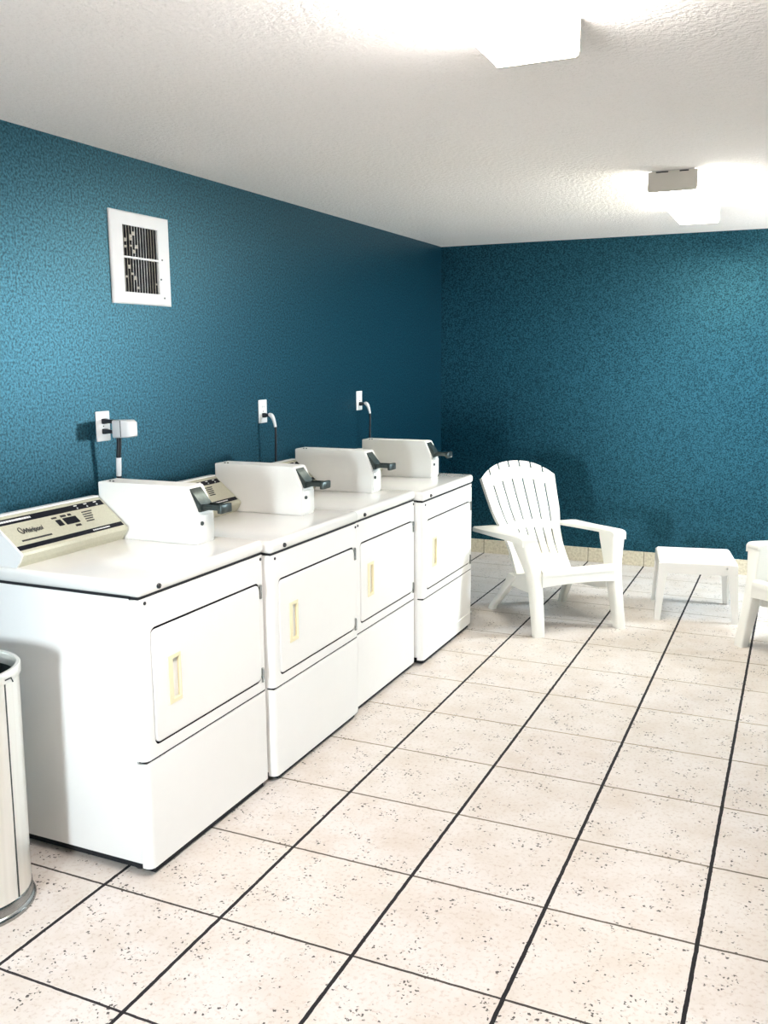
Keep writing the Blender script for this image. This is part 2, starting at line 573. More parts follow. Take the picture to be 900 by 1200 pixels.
def make_dryer(label, y0, w, X, dz, kick_z=0.030, lip=False):
    """y0: near side, w: width along the wall, X: front plane; dz: height offset of everything above the kick seam"""
    t = thing('dryer', label, 'dryer', (X, y0 + w / 2, 0), 0, 'coin operated dryers in a row')
    y_a, y_b = -w / 2, w / 2          # local frame: x = 0 at the front plane
    XB = -0.80                        # back of the cabinet
    seam = -0.034
    zc, zt = 0.890 + dz, 0.937 + dz   # cap underside and top
    zk = 0.376 + dz * 0.8             # seam between front panel and kick panel
    # cabinet
    bm = bmesh.new()
    box(bm, XB, seam, y_a, y_b, kick_z + 0.012, zc - 0.004, 0.004, 2)
    box(bm, seam, -0.022, y_a + 0.010, y_b - 0.010, kick_z + 0.03, zc - 0.006, mi=1)  # near-black block behind the door gap, painting its shade
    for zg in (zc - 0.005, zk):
        box(bm, seam, -0.006, y_a + 0.008, y_b - 0.008, zg - 0.007, zg + 0.007, mi=1)  # added near-black strips that paint the shade in the seams
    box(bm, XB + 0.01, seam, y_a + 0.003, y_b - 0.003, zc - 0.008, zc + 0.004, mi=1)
    obj('cabinet', bm, [M['enamel'], M['gap_shade']], t, 40)
    bm = bmesh.new()
    box(bm, XB + 0.02, -0.012, y_a + 0.030, y_b - 0.030, 0.005, kick_z + 0.006)  # base block kept near-black and forward to paint the shade under the kick panel
    obj('plinth', bm, M['gap_shade'], t)
    for sx in (XB + 0.06, -0.08):
        for sy in (y_a + 0.05, y_b - 0.05):
            bm = bmesh.new()
            lathe(bm, [(0.018, 0.0), (0.018, 0.008), (0.010, 0.011)], 16, sx, sy)
            obj('foot', bm, M['black'], t)
    # front panel with the door opening
    dy0, dy1, dz0, dz1 = y_a + 0.047, y_a + 0.047 + 0.612 * w / 0.695, zk + 0.040, zk + 0.412 + dz * 0.1
    r = 0.022
    fz0, fz1 = zk + 0.0045, zc - 0.007
    bm = bmesh.new()
    outer = [(y_a + r, fz0), (y_b - r, fz0), (y_b - r, fz1), (y_a + r, fz1)]
    inner = rrect(dy0, dy1, dz0, dz1, 0.024)
    ov = [bm.verts.new((0, a, b)) for a, b in outer]
    iv = [bm.verts.new((0, a, b)) for a, b in inner]
    es = [bm.edges.new((ov[i], ov[(i + 1) % 4])) for i in range(4)]
    ie = [bm.edges.new((iv[i], iv[(i + 1) % len(iv)])) for i in range(len(iv))]
    bmesh.ops.triangle_fill(bm, edges=es + ie, use_beauty=True)
    iv2 = [bm.verts.new((-0.003, a, b)) for a, b in inner]
    for i in range(len(iv)):
        j = (i + 1) % len(iv)
        bm.faces.new((iv[i], iv[j], iv2[j], iv2[i]))
    for za in (fz0, fz1):
        vs = [bm.verts.new(p) for p in ((0, y_a + r, za), (0, y_b - r, za), (seam, y_b - r, za), (seam, y_a + r, za))]
        bm.faces.new(vs)
    front_corner_strip(bm, 0, y_a, y_a + r, fz0, fz1, r, seam)
    front_corner_strip(bm, 0, y_b, y_b - r, fz0, fz1, r, seam)
    bmesh.ops.remove_doubles(bm, verts=bm.verts, dist=1e-5)
    obj('front_panel', bm, M['enamel_front'], t, 35)
    # door
    bm = bmesh.new()
    a0, a1, b0, b1 = dy0 + 0.0035, dy1 - 0.002, dz0 + 0.0075, dz1 - 0.0090
    L0 = rrect(a0, a1, b0, b1, 0.022)
    L1 = rrect(a0 + .004, a1 - .004, b0 + .004, b1 - .004, 0.019)
    hy0, hy1, hz0, hz1 = dy0 + 0.073, dy0 + 0.136, dz0 + 0.107, dz0 + 0.262
    loops = [[(-0.005, a, b) for a, b in L0], [(0.000, a, b) for a, b in L0], [(0.003, a, b) for a, b in L1]]
    vs = [[bm.verts.new(p) for p in L] for L in loops]
    n = len(L0)
    for p, q in zip(vs[:-1], vs[1:]):
        for i in range(n):
            j = (i + 1) % n
            bm.faces.new((p[i], p[j], q[j], q[i]))
    bm.faces.new(vs[0][::-1])
    hole = [bm.verts.new((0.003, a, b)) for a, b in ((hy0 + .003, hz0 + .003), (hy1 - .003, hz0 + .003), (hy1 - .003, hz1 - .003), (hy0 + .003, hz1 - .003))]
    e1 = [bm.edges.get((vs[2][i], vs[2][(i + 1) % n])) for i in range(n)]
    e2 = [bm.edges.new((hole[i], hole[(i + 1) % 4])) for i in range(4)]
    bmesh.ops.triangle_fill(bm, edges=e1 + e2, use_beauty=True)
    door = obj('door', bm, M['enamel_front'], t, 35)
    # recessed cream pull
    bm = bmesh.new()
    px0 = hy0 + 0.022

    def quad(*p):
        bm.faces.new([bm.verts.new(q) for q in p])
    f = 0.0055
    rim = [(hy0, hz0), (hy1, hz0), (hy1, hz1), (hy0, hz1)]
    inn = [(px0, hz0 + .012), (hy1 - .006, hz0 + .012), (hy1 - .006, hz1 - .012), (px0, hz1 - .012)]
    for i in range(4):
        j = (i + 1) % 4
        quad((0.003, *rim[i]), (0.003, *rim[j]), (f, *rim[j]), (f, *rim[i]))
        quad((f, *rim[i]), (f, *rim[j]), (f, *inn[j]), (f, *inn[i]))
        quad((f, *inn[i]), (f, *inn[j]), (-0.009, *inn[j]), (-0.009, *inn[i]))
    quad(*[(-0.009, *p) for p in inn])
    bmesh.ops.remove_doubles(bm, verts=bm.verts, dist=1e-5)
    h = obj('handle', bm, M['cream'], door)
    h['label'] = 'cream recessed door pull'
    bm = bmesh.new()
    disc_x(bm, -0.0088, -0.005, (px0 + hy1) / 2 - 0.006, hz1 - 0.025, 0.005, 12)
    obj('screw', bm, M['gun'], door)
    for hz in (dz0 + 0.310, dz0 - 0.003):
        bm = bmesh.new()
        box(bm, -0.004, 0.006, dy1 - 0.001, dy1 + 0.007, hz, hz + 0.055, 0.0015, 1)
        tube(bm, [(0.006, dy1 + 0.003, hz + 0.003), (0.006, dy1 + 0.003, hz + 0.052)], 0.003, 8)
        obj('hinge', bm, M['chrome'], t)
    # kick panel
    bm = bmesh.new()
    kz1 = zk - 0.004
    vs = [bm.verts.new(p) for p in ((0, y_a + r, kick_z), (0, y_b - r, kick_z), (0, y_b - r, kz1), (0, y_a + r, kz1))]
    bm.faces.new(vs)
    for za in (kick_z, kz1):
        vs = [bm.verts.new(p) for p in ((0, y_a + r, za), (0, y_b - r, za), (seam, y_b - r, za), (seam, y_a + r, za))]
        bm.faces.new(vs)
    front_corner_strip(bm, 0, y_a, y_a + r, kick_z, kz1, r, seam)
    front_corner_strip(bm, 0, y_b, y_b - r, kick_z, kz1, r, seam)
    if lip:
        box(bm, -0.002, 0.0035, y_a + 0.05, y_b - 0.005, 0.092, 0.098, 0.0015, 1)
    bmesh.ops.remove_doubles(bm, verts=bm.verts, dist=1e-5)
    obj('kick_panel', bm, M['enamel_front'], t, 35)
    # cap
    bm = bmesh.new()
    box(bm, XB, 0.004, y_a, y_b, zc, zt, 0.016, 4)
    top = obj('top_panel', bm, M['enamel_top'], t, 50)
    bm = bmesh.new()
    disc_x(bm, -0.002, 0.010, y_a + 0.092, zc + 0.019, 0.0085, 20)
    lock = obj('top_lock', bm, M['black'], t)
    bm = bmesh.new()
    disc_x(bm, 0.009, 0.0115, y_a + 0.096, zc + 0.019, 0.0035, 12)
    obj('lock_barrel', bm, M['chrome'], lock)
    for sy in (y_a + 0.029, y_b - 0.024):
        bm = bmesh.new()
        disc_x(bm, -0.001, 0.003, sy, zc - 0.020, 0.0055, 14)
        obj('front_screw', bm, M['black'], t)
    # ---------------- control console
    cx = -0.916                      # console measured from the wall side: local x = wall x - 0.916
    ca, cb = y_a + 0.010, y_a + 0.512
    P = [(cx + x, z + dz) for x, z in ((0.24, 0.937), (0.438, 0.937), (0.452, 0.955), (0.463, 0.976), (0.460, 0.985), (0.453, 0.990), (0.345, 1.078), (0.332, 1.086), (0.318, 1.086), (0.24, 1.02))]
    bm = bmesh.new()
    prism(bm, P, ca + 0.008, cb - 0.006)
    con = obj('console', bm, M['panel'], t)
    bm = bmesh.new()
    c0 = (sum(p[0] for p in P) / len(P), sum(p[1] for p in P) / len(P))
    Pc = [(x + (x - c0[0]) * 0.02, z + (max(0, z - c0[1])) * 0.02) for x, z in P]
    prism(bm, Pc, ca, ca + 0.008)
    e = obj('end_cap', bm, M['enamel'], con)
    bm = bmesh.new()
    prism(bm, Pc, cb - 0.006, cb)
    obj('end_cap', bm, M['panel'], con)
    bm = bmesh.new()
    box(bm, cx + 0.312, cx + 0.340, ca, cb, 1.084 + dz, 1.091 + dz, 0.003, 2)
    obj('top_rim', bm, M['enamel'], con)
    # panel frame: s along y (0..1), q down the slope (0..1)
    A = Vector((cx + 0.345, 0, 1.078 + dz))
    B = Vector((cx + 0.453, 0, 0.990 + dz))
    slope = (B - A)
    nrm = Vector((-slope.z, 0, slope.x)).normalized()
    if nrm.z < 0:
        nrm = -nrm
    ya_, yb_ = ca + 0.008, cb - 0.006

    def pp(s, q, hgt=0.0012):
        p = A + slope * q + nrm * hgt
        return Vector((p.x, ya_ + (yb_ - ya_) * s, p.z))

    def bar(bm, s0, s1, q0, q1, hgt=0.0012):
        lo = [pp(s0, q0, 0), pp(s1, q0, 0), pp(s1, q1, 0), pp(s0, q1, 0)]
        hi = [pp(s0, q0, hgt), pp(s1, q0, hgt), pp(s1, q1, hgt), pp(s0, q1, hgt)]
        loft(bm, [lo, hi])
    bm = bmesh.new()
    bar(bm, 0.0, 1.0, 0.02, 0.19)
    obj('upper_strip', bm, M['strip'], con)
    bm = bmesh.new()
    bar(bm, 0.0, 1.0, 0.86, 0.985)
    obj('lower_strip', bm, M['strip'], con)
    bm = bmesh.new()
    bar(bm, 0.46, 0.505, 0.37, 0.56, 0.002)
    obj('display_window', bm, M['strip'], con)
    bm = bmesh.new()
    bar(bm, 0.53, 0.655, 0.36, 0.57, 0.002)
    obj('display_window', bm, M['strip'], con)
    # printed marks: unreadable rows of tiny print
    bm = bmesh.new()
    rr = random.Random(3)

    def dashes(s0, s1, q, hq, wmin=0.006, wmax=0.018, gap=0.004, h=0.0016):
        s = s0
        while s < s1:
            wdt = min(rr.uniform(wmin, wmax), s1 - s)
            if wdt < 0.002:
                break
            bar(bm, s, s + wdt, q - hq, q + hq, h)
            s += wdt + gap
    dashes(0.08, 0.34, 0.735, 0.022)
    dashes(0.445, 0.49, 0.29, 0.022)
    dashes(0.53, 0.58, 0.285, 0.030)
    dashes(0.60, 0.63, 0.285, 0.030)
    dashes(0.59, 0.64, 0.655, 0.030)
    for k in range(5):
        dashes(0.735 - 0.006 * k, 0.735 + 0.10 - 0.012 * k, 0.30 + 0.075 * k, 0.014)
    obj('printed_text', bm, M['dark_mark'], con)
    bm = bmesh.new()
    dashes(0.02, 0.30, 0.10, 0.028, 0.010, 0.025, 0.004, 0.002)
    dashes(0.69, 0.86, 0.925, 0.018, 0.008, 0.02, 0.004, 0.002)
    for k, s in enumerate((0.715, 0.815, 0.915)):
        bar(bm, s, s + 0.030, 0.045, 0.075, 0.002)
        bar(bm, s + 0.012, s + 0.024, 0.125, 0.165, 0.002)
    obj('strip_lettering', bm, M['white_mark'], con)
    # maker's name with its swirl on the panel
    bm = text_mesh('Whirlpool', 0.027, 0.25)
    R = Matrix.Identity(4)
    ey = Vector((0, 1, 0))
    ed = -slope.normalized()
    base = pp(0.225, 0.48, 0.0016)
    for v in bm.verts:
        q = base + ey * (v.co.x * 0.78) + ed * v.co.y
        v.co = q
    sw = [pp(0.135 + 0.03 * math.cos(a) * (1 - a / 9), 0.42 + 0.14 * math.sin(a) * (1 - a / 9), 0.002) for a in [PI * 0.4 + k * 0.35 for k in range(16)]]
    tube(bm, sw, [0.0016 - 0.00006 * k for k in range(16)], 6)
    obj('maker_logo', bm, M['dark_mark'], con)
    # ---------------- coin meter standing on the cap
    m0, m1 = y_a + 0.520, y_a + 0.624
    mx = -0.916
    Pm = [(mx + x, z + dz) for x, z in ((0.33, 0.937), (0.33, 1.140), (0.712, 1.140), (0.720, 1.136), (0.757, 1.056), (0.757, 0.937))]
    bm = bmesh.new()
    prism(bm, Pm, m0, m1)
    bmesh.ops.bevel(bm, geom=list(bm.edges), offset=0.003, segments=2, affect='EDGES')
    met = obj('coin_meter', bm, M['meter'], t, 40)
    bm = bmesh.new()   # money box door in the upright front
    box(bm, mx + 0.752, mx + 0.763, m0 + 0.010, m1 - 0.006, 0.948 + dz, 1.040 + dz, 0.003, 2)
    obj('money_box_door', bm, M['meter'], met, 40)
    for zl, rl_ in ((1.012, 0.0075),):
        bm = bmesh.new()
        disc_x(bm, mx + 0.757, mx + 0.769, m0 + 0.022, zl + dz, rl_, 18)
        obj('money_box_lock', bm, M['gun'], met)
    bm = bmesh.new()   # coin chute housing on the slanted face
    prism(bm, [(mx + 0.705, 1.128 + dz), (mx + 0.722, 1.133 + dz), (mx + 0.768, 1.078 + dz), (mx + 0.768, 1.052 + dz), (mx + 0.735, 1.052 + dz)], m0 + 0.014, m1 - 0.022)
    bmesh.ops.bevel(bm, geom=list(bm.edges), offset=0.002, segments=2, affect='EDGES')
    obj('coin_chute', bm, M['gun'], met, 40)
    bm = bmesh.new()   # push slide
    box(bm, mx + 0.745, mx + 0.842, m0 + 0.022, m1 - 0.030, 1.060 + dz, 1.071 + dz, 0.002, 1)
    for sy in (m0 + 0.022, m1 - 0.034):
        box(bm, mx + 0.760, mx + 0.842, sy, sy + 0.004, 1.070 + dz, 1.079 + dz, 0.001, 1)
    box(bm, mx + 0.834, mx + 0.852, m0 + 0.014, m1 - 0.022, 1.050 + dz, 1.082 + dz, 0.004, 2)
    obj('coin_slide', bm, M['gun'], met, 40)
    for sx in (0.37, 0.385):
        bm = bmesh.new()
        lathe(bm, [(0.004, 1.139 + dz), (0.004, 1.1425 + dz), (0.002, 1.1435 + dz)], 10, mx + sx, m0 + 0.02)
        obj('lid_screw', bm, M['black'], met)
    return t


make_dryer('white coin dryer nearest the camera, its bare side panel facing the metal trash can', 0.080, 0.695, 0.916, 0.0)
make_dryer('white coin dryer second in the row from the metal trash can', 0.790, 0.720, 0.935, -0.010, 0.024)
make_dryer('white coin dryer third in the row, set back between its two neighbours', 1.528, 0.690, 0.912, -0.018, 0.026)
make_dryer('white coin dryer at the far end of the row next to the slatted lounge chair', 2.232, 0.765, 0.950, -0.030, 0.028, lip=True)


# ------------------------------------------------------------------ resin lounge chairs
def ring(u0, u1, v0, v1, z, r=0.012):
    """rounded rectangle in plan at height z; local y = -v"""
    return [(a, -b, z) for a, b in rrect(u0, u1, v0, v1, min(r, (u1 - u0) * 0.45, (v1 - v0) * 0.45), 3)]


def make_chair(label, loc, rz):
    t = thing('lounge_chair', label, 'chair', loc, rz, 'white slatted resin lounge chairs')
    # ---- backrest: moulded panel of seven slats, arched top
    NS, TH = 7, 0.008
    zmin, zmax = 0.262, 0.905

    def hw(z):
        k = [(0.262, 0.190), (0.40, 0.185), (0.50, 0.200), (0.56, 0.222), (0.62, 0.236), (0.70, 0.246), (0.82, 0.262), (0.92, 0.270)]
        for (a, b), (c, d) in zip(k[:-1], k[1:]):
            if z <= c:
                f = (z - a) / (c - a)
                return b + (d - b) * f
        return k[-1][1]

    def vv(z, un):
        s = (z - zmin) / (zmax - zmin)
        return -0.455 - 0.425 * s + 0.022 * math.sin(PI * s) * -1 - 0.028 * (1 - un * un) * (0.4 + 0.6 * s) + 0.014

    def ztop(un):
        return 0.812 + 0.092 * (1 - abs(un) ** 2.3)

    gap = 0.042     # slit width as a share of the half width
    edges = []
    for k in range(NS):
        a, b = -1 + 2 * k / NS, -1 + 2 * (k + 1) / NS
        a2 = a + (gap / 2 if k else 0)
        b2 = b - (gap / 2 if k < NS - 1 else 0)
        edges += [a2, (a2 + b2) / 2, b2]
    ncol = len(edges)
    tl = [0.0, 0.06, 0.12, 0.155, 0.21, 0.27, 0.33, 0.385, 0.42, 0.455, 0.50, 0.57, 0.64, 0.71, 0.78, 0.835, 0.865, 0.905, 0.94, 0.97, 1.0]
    # slit rows as (t0, t1): lower slits, upper slits, notches at the top
    slits = [(0.155, 0.385), (0.455, 0.835), (0.94, 1.0)]

    def pos(un, tt, off):
        zt = ztop(un)
        z = zmin + (zt - zmin) * tt
        u = un * hw(z)
        v = vv(z, un)
        return Vector((u, -v, z)) + Vector((0, off * 0.83, -off * 0.55))

    bm = bmesh.new()
    gv = [[[bm.verts.new(pos(un, tt, off)) for un in edges] for tt in tl] for off in (0.0, TH)]

    def solid(i, j):
        if i < 0 or j < 0 or i >= len(tl) - 1 or j >= ncol - 1:
            return False
        if j % 3 == 2:
            for s0, s1 in slits:
                if tl[i] >= s0 - 1e-6 and tl[i + 1] <= s1 + 1e-6:
                    return False
        return True
    for i in range(len(tl) - 1):
        for j in range(ncol - 1):
            if not solid(i, j):
                continue
            F, K = gv
            bm.faces.new((F[i][j], F[i][j + 1], F[i + 1][j + 1], F[i + 1][j]))
            bm.faces.new((K[i][j], K[i + 1][j], K[i + 1][j + 1], K[i][j + 1]))
            for di, dj, a, b in ((-1, 0, (i, j), (i, j + 1)), (1, 0, (i + 1, j), (i + 1, j + 1)), (0, -1, (i, j), (i + 1, j)), (0, 1, (i, j + 1), (i + 1, j + 1))):
                if not solid(i + di, j + dj):
                    bm.faces.new((F[a[0]][a[1]], F[b[0]][b[1]], K[b[0]][b[1]], K[a[0]][a[1]]))
    # rearward rim along the two sides
    for s in (-1, 1):
        loops = []
        for tt in [k / 14 for k in range(15)]:
            p = pos(s * 1.0, tt, 0.0)
            q = p + Vector((0, 0.030, -0.012))
            d = Vector((-s * 0.010, 0, 0))
            loops.append([p, q, q + d, p + d])
        loft(bm, loops)
    obj('backrest', bm, M['plastic'], t, 35)
    # ---- seat: slatted, dipping towards the back, rolled front edge
    bm = bmesh.new()
    prof = [(-0.036, 0.352), (-0.040, 0.366), (-0.052, 0.374), (-0.068, 0.377), (-0.090, 0.372), (-0.13, 0.357), (-0.18, 0.336), (-0.27, 0.310), (-0.36, 0.286), (-0.455, 0.264), (-0.475, 0.260)]
    us = [-0.235, -0.19, -0.185, -0.025, 0.0, 0.025, 0.185, 0.19, 0.235]

    def swid(v):
        return 1.0 - 0.18 * min(1, max(0, (-v) / 0.47))
    SV = [[[bm.verts.new((u * swid(v), -v, z - off)) for u in us] for v, z in prof] for off in (0.0, 0.014)]

    def sol(i, j):
        if i < 0 or j < 0 or i >= len(prof) - 1 or j >= len(us) - 1:
            return False
        return not (i in (3,) and j in (2, 5))
    for i in range(len(prof) - 1):
        for j in range(len(us) - 1):
            if not sol(i, j):
                continue
            F, K = SV
            bm.faces.new((F[i][j], F[i][j + 1], F[i + 1][j + 1], F[i + 1][j]))
            bm.faces.new((K[i][j], K[i + 1][j], K[i + 1][j + 1], K[i][j + 1]))
            for di, dj, a, b in ((-1, 0, (i, j), (i, j + 1)), (1, 0, (i + 1, j), (i + 1, j + 1)), (0, -1, (i, j), (i + 1, j)), (0, 1, (i, j + 1), (i + 1, j + 1))):
                if not sol(i + di, j + dj):
                    bm.faces.new((F[a[0]][a[1]], F[b[0]][b[1]], K[b[0]][b[1]], K[a[0]][a[1]]))
    obj('seat', bm, M['plastic'], t, 40)
    # ---- apron under the seat's front edge, a shallow arch below
    bm = bmesh.new()
    loops = []
    N = 12
    for k in range(N + 1):
        u = -0.235 + 0.47 * k / N
        zb = 0.279 + 0.010 * (1 - (u / 0.235) ** 2)
        loops.append([(u, 0.040, 0.362), (u, 0.036, zb), (u, 0.050, zb), (u, 0.052, 0.356)])
    loft(bm, loops)
    obj('apron', bm, M['plastic'], t, 40)
    # ---- side rails from the front legs to the rear legs
    for s in (-1, 1):
        bm = bmesh.new()
        loops = []
        for v, zt, zb, u in ((-0.10, 0.345, 0.225, 0.232), (-0.20, 0.325, 0.205, 0.226), (-0.32, 0.295, 0.195, 0.218), (-0.42, 0.272, 0.190, 0.214), (-0.48, 0.262, 0.185, 0.216)):
            loops.append([(s * u, -v, zt), (s * (u - 0.016), -v, zt), (s * (u - 0.014), -v, zb), (s * u, -v, zb)])
        loft(bm, loops)
        obj('side_rail', bm, M['plastic'], t, 40)
    # ---- armrests: wide curved bands with a turned-down skirt, wing at the rear
    st = [(-0.755, 0.262, 0.330, 0.512), (-0.735, 0.215, 0.355, 0.520), (-0.69, 0.196, 0.366, 0.526), (-0.62, 0.204, 0.364, 0.530), (-0.52, 0.222, 0.358, 0.536), (-0.40, 0.238, 0.352, 0.544),
          (-0.30, 0.246, 0.348, 0.552), (-0.20, 0.249, 0.345, 0.559), (-0.135, 0.250, 0.343, 0.563), (-0.105, 0.250, 0.342, 0.562), (-0.092, 0.253, 0.339, 0.553)]
    for s in (-1, 1):
        bm = bmesh.new()
        loops = []
        for v, a, b, z in st:
            sk = 0.030 + 0.016 * max(0, min(1, (v + 0.6) / 0.6))
            L = [(a, z - sk * 0.6), (a, z - 0.006), (a + 0.007, z), (b - 0.009, z), (b, z - 0.007), (b, z - sk), (b - 0.010, z - sk), (b - 0.014, z - 0.018), (a + 0.012, z - 0.018), (a + 0.010, z - sk * 0.6)]
            loops.append([(s * u, -v, zz) for u, zz in L])
        loft(bm, loops)
        obj('armrest', bm, M['plastic'], t, 40)
    # ---- front legs: broad post under the arm tapering to the foot
    fl = [(0.545, 0.250, 0.337, -0.255, -0.096), (0.50, 0.247, 0.330, -0.238, -0.090), (0.40, 0.235, 0.305, -0.180, -0.066), (0.34, 0.229, 0.292, -0.150, -0.048), (0.24, 0.229, 0.290, -0.112, -0.030),
          (0.12, 0.232, 0.292, -0.080, -0.010), (0.02, 0.234, 0.296, -0.050, 0.006), (0.0, 0.235, 0.296, -0.048, 0.006)]
    for s in (-1, 1):
        bm = bmesh.new()
        loops = []
        for z, a, b, v0, v1 in fl:
            L = ring(a, b, v0, v1, z, 0.012)
            loops.append([(s * x, y, zz) for x, y, zz in L])
        loft(bm, loops)
        obj('leg', bm, M['plastic'], t, 40)
    # ---- rear legs: splayed back from the seat
    rl = [(0.262, 0.180, 0.222, -0.500, -0.400), (0.19, 0.186, 0.230, -0.545, -0.470), (0.10, 0.206, 0.250, -0.605, -0.550), (0.02, 0.226, 0.270, -0.668, -0.622), (0.0, 0.228, 0.272, -0.676, -0.630)]
    for s in (-1, 1):
        bm = bmesh.new()
        loops = []
        for z, a, b, v0, v1 in rl:
            L = ring(a, b, v0, v1, z, 0.010)
            loops.append([(s * x, y, zz) for x, y, zz in L])
        loft(bm, loops)
        obj('leg', bm, M['plastic'], t, 40)
    return t


def copy_tree(o, parent=None):
    c = o.copy()
    COL.objects.link(c)
    c.parent = parent
    for ch in o.children:
        copy_tree(ch, c)
    return c


chair = make_chair('white slatted resin lounge chair standing beside the last dryer', (1.572, 3.122, 0), math.atan2(0.683, 0.730))
chair2 = copy_tree(chair)
ang2 = math.radians(-41)
chair2.location = (2.395 + 0.290 * math.cos(ang2), 3.232 + 0.290 * math.sin(ang2), 0)
chair2.rotation_euler = (0, 0, ang2)
chair2['label'] = 'white resin lounge chair cut off by the right edge, beyond the small table'


# ------------------------------------------------------------------ side table
def make_table():
    t = thing('side_table', 'low square white resin table between the two lounge chairs', 'table', (2.108, 3.838, 0), math.radians(10.5))
    HX, HY, ZT = 0.224, 0.226, 0.360
    # top: slats as grooves between solid rails
    bm = bmesh.new()
    xs = [-HX + 0.012, -HX + 0.06, -0.03, 0.03, HX - 0.06, HX - 0.012]
    ys = [-HY + 0.012]
    y = -HY + 0.055
    while y < HY - 0.05:
        ys += [y, y + 0.007]
        y += 0.078
    ys.append(HY - 0.012)
    V = [[[bm.verts.new((a, b, z)) for a in xs] for b in ys] for z in (ZT, ZT - 0.012)]

    def sol(i, j):
        if i < 0 or j < 0 or i >= len(ys) - 1 or j >= len(xs) - 1:
            return False
        return not (i % 2 == 1 and j in (1, 3))
    for i in range(len(ys) - 1):
        for j in range(len(xs) - 1):
            if not sol(i, j):
                continue
            F, K = V
            bm.faces.new((F[i][j], F[i][j + 1], F[i + 1][j + 1], F[i + 1][j]))
            bm.faces.new((K[i][j], K[i + 1][j], K[i + 1][j + 1], K[i][j + 1]))
            for di, dj, a, b in ((-1, 0, (i, j), (i, j + 1)), (1, 0, (i + 1, j), (i + 1, j + 1)), (0, -1, (i, j), (i + 1, j)), (0, 1, (i, j + 1), (i + 1, j + 1))):
                if not sol(i + di, j + dj):
                    bm.faces.new((F[a[0]][a[1]], F[b[0]][b[1]], K[b[0]][b[1]], K[a[0]][a[1]]))
    # rounded rim around it
    def rim_loop(off, z):
        return [(a, b, z) for a, b in rrect(-HX - off, HX + off, -HY - off, HY + off, 0.030, 4)]
    loops = [rim_loop(-0.014, ZT), rim_loop(-0.006, ZT - 0.001), rim_loop(-0.001, ZT - 0.006), rim_loop(0.0, ZT - 0.014)]
    loft(bm, loops, cap=False)
    inner = [(a, b, ZT) for a, b in rrect(-HX + 0.014, HX - 0.014, -HY + 0.014, HY - 0.014, 0.030, 4)]
    obj('table_top', bm, M['table_plastic'], t, 35)
    bm = bmesh.new()   # skirt, with the small slot beside the right front leg left open
    zt, zb = ZT - 0.014, ZT - 0.070
    th = 0.010

    def seg(p, q, z0, z1):
        p, q = Vector(p), Vector(q)
        d = (q - p).normalized()
        nn = Vector((d.y, -d.x)) * th
        lo = [(p.x, p.y, z0), (q.x, q.y, z0), (q.x - nn.x, q.y - nn.y, z0), (p.x - nn.x, p.y - nn.y, z0)]
        loft(bm, [lo, [(a, b, z1) for a, b, _ in lo]])
    seg((-HX + .02, -HY), (HX - 0.072, -HY), zb, zt)
    seg((HX - 0.072, -HY), (HX - 0.034, -HY), zb, zt - 0.022)
    seg((HX - 0.072, -HY), (HX - 0.034, -HY), zt - 0.008, zt)
    seg((HX - 0.034, -HY), (HX - 0.02, -HY), zb, zt)
    seg((HX, -HY + .02), (HX, HY - .02), zb, zt)
    seg((HX - .02, HY), (-HX + .02, HY), zb, zt)
    seg((-HX, HY - .02), (-HX, -HY + .02), zb, zt)
    obj('apron', bm, M['table_plastic'], t)
    for sx in (-1, 1):
        for sy in (-1, 1):
            bm = bmesh.new()
            loops = []
            for z, wd, o in ((ZT - 0.012, 0.060, 0.000), (ZT - 0.07, 0.052, 0.001), (0.15, 0.042, 0.008), (0.0, 0.034, 0.014)):
                cx, cy = sx * (HX + o), sy * (HY + o)
                th2 = 0.010
                # L-shaped moulded leg
                L = [(0, 0), (wd, 0), (wd, th2), (th2, th2), (th2, wd), (0, wd)]
                loops.append([(cx - sx * a, cy - sy * b, z) for a, b in L])
            loft(bm, loops)
            obj('leg', bm, M['table_plastic'], t)
    return t


make_table()


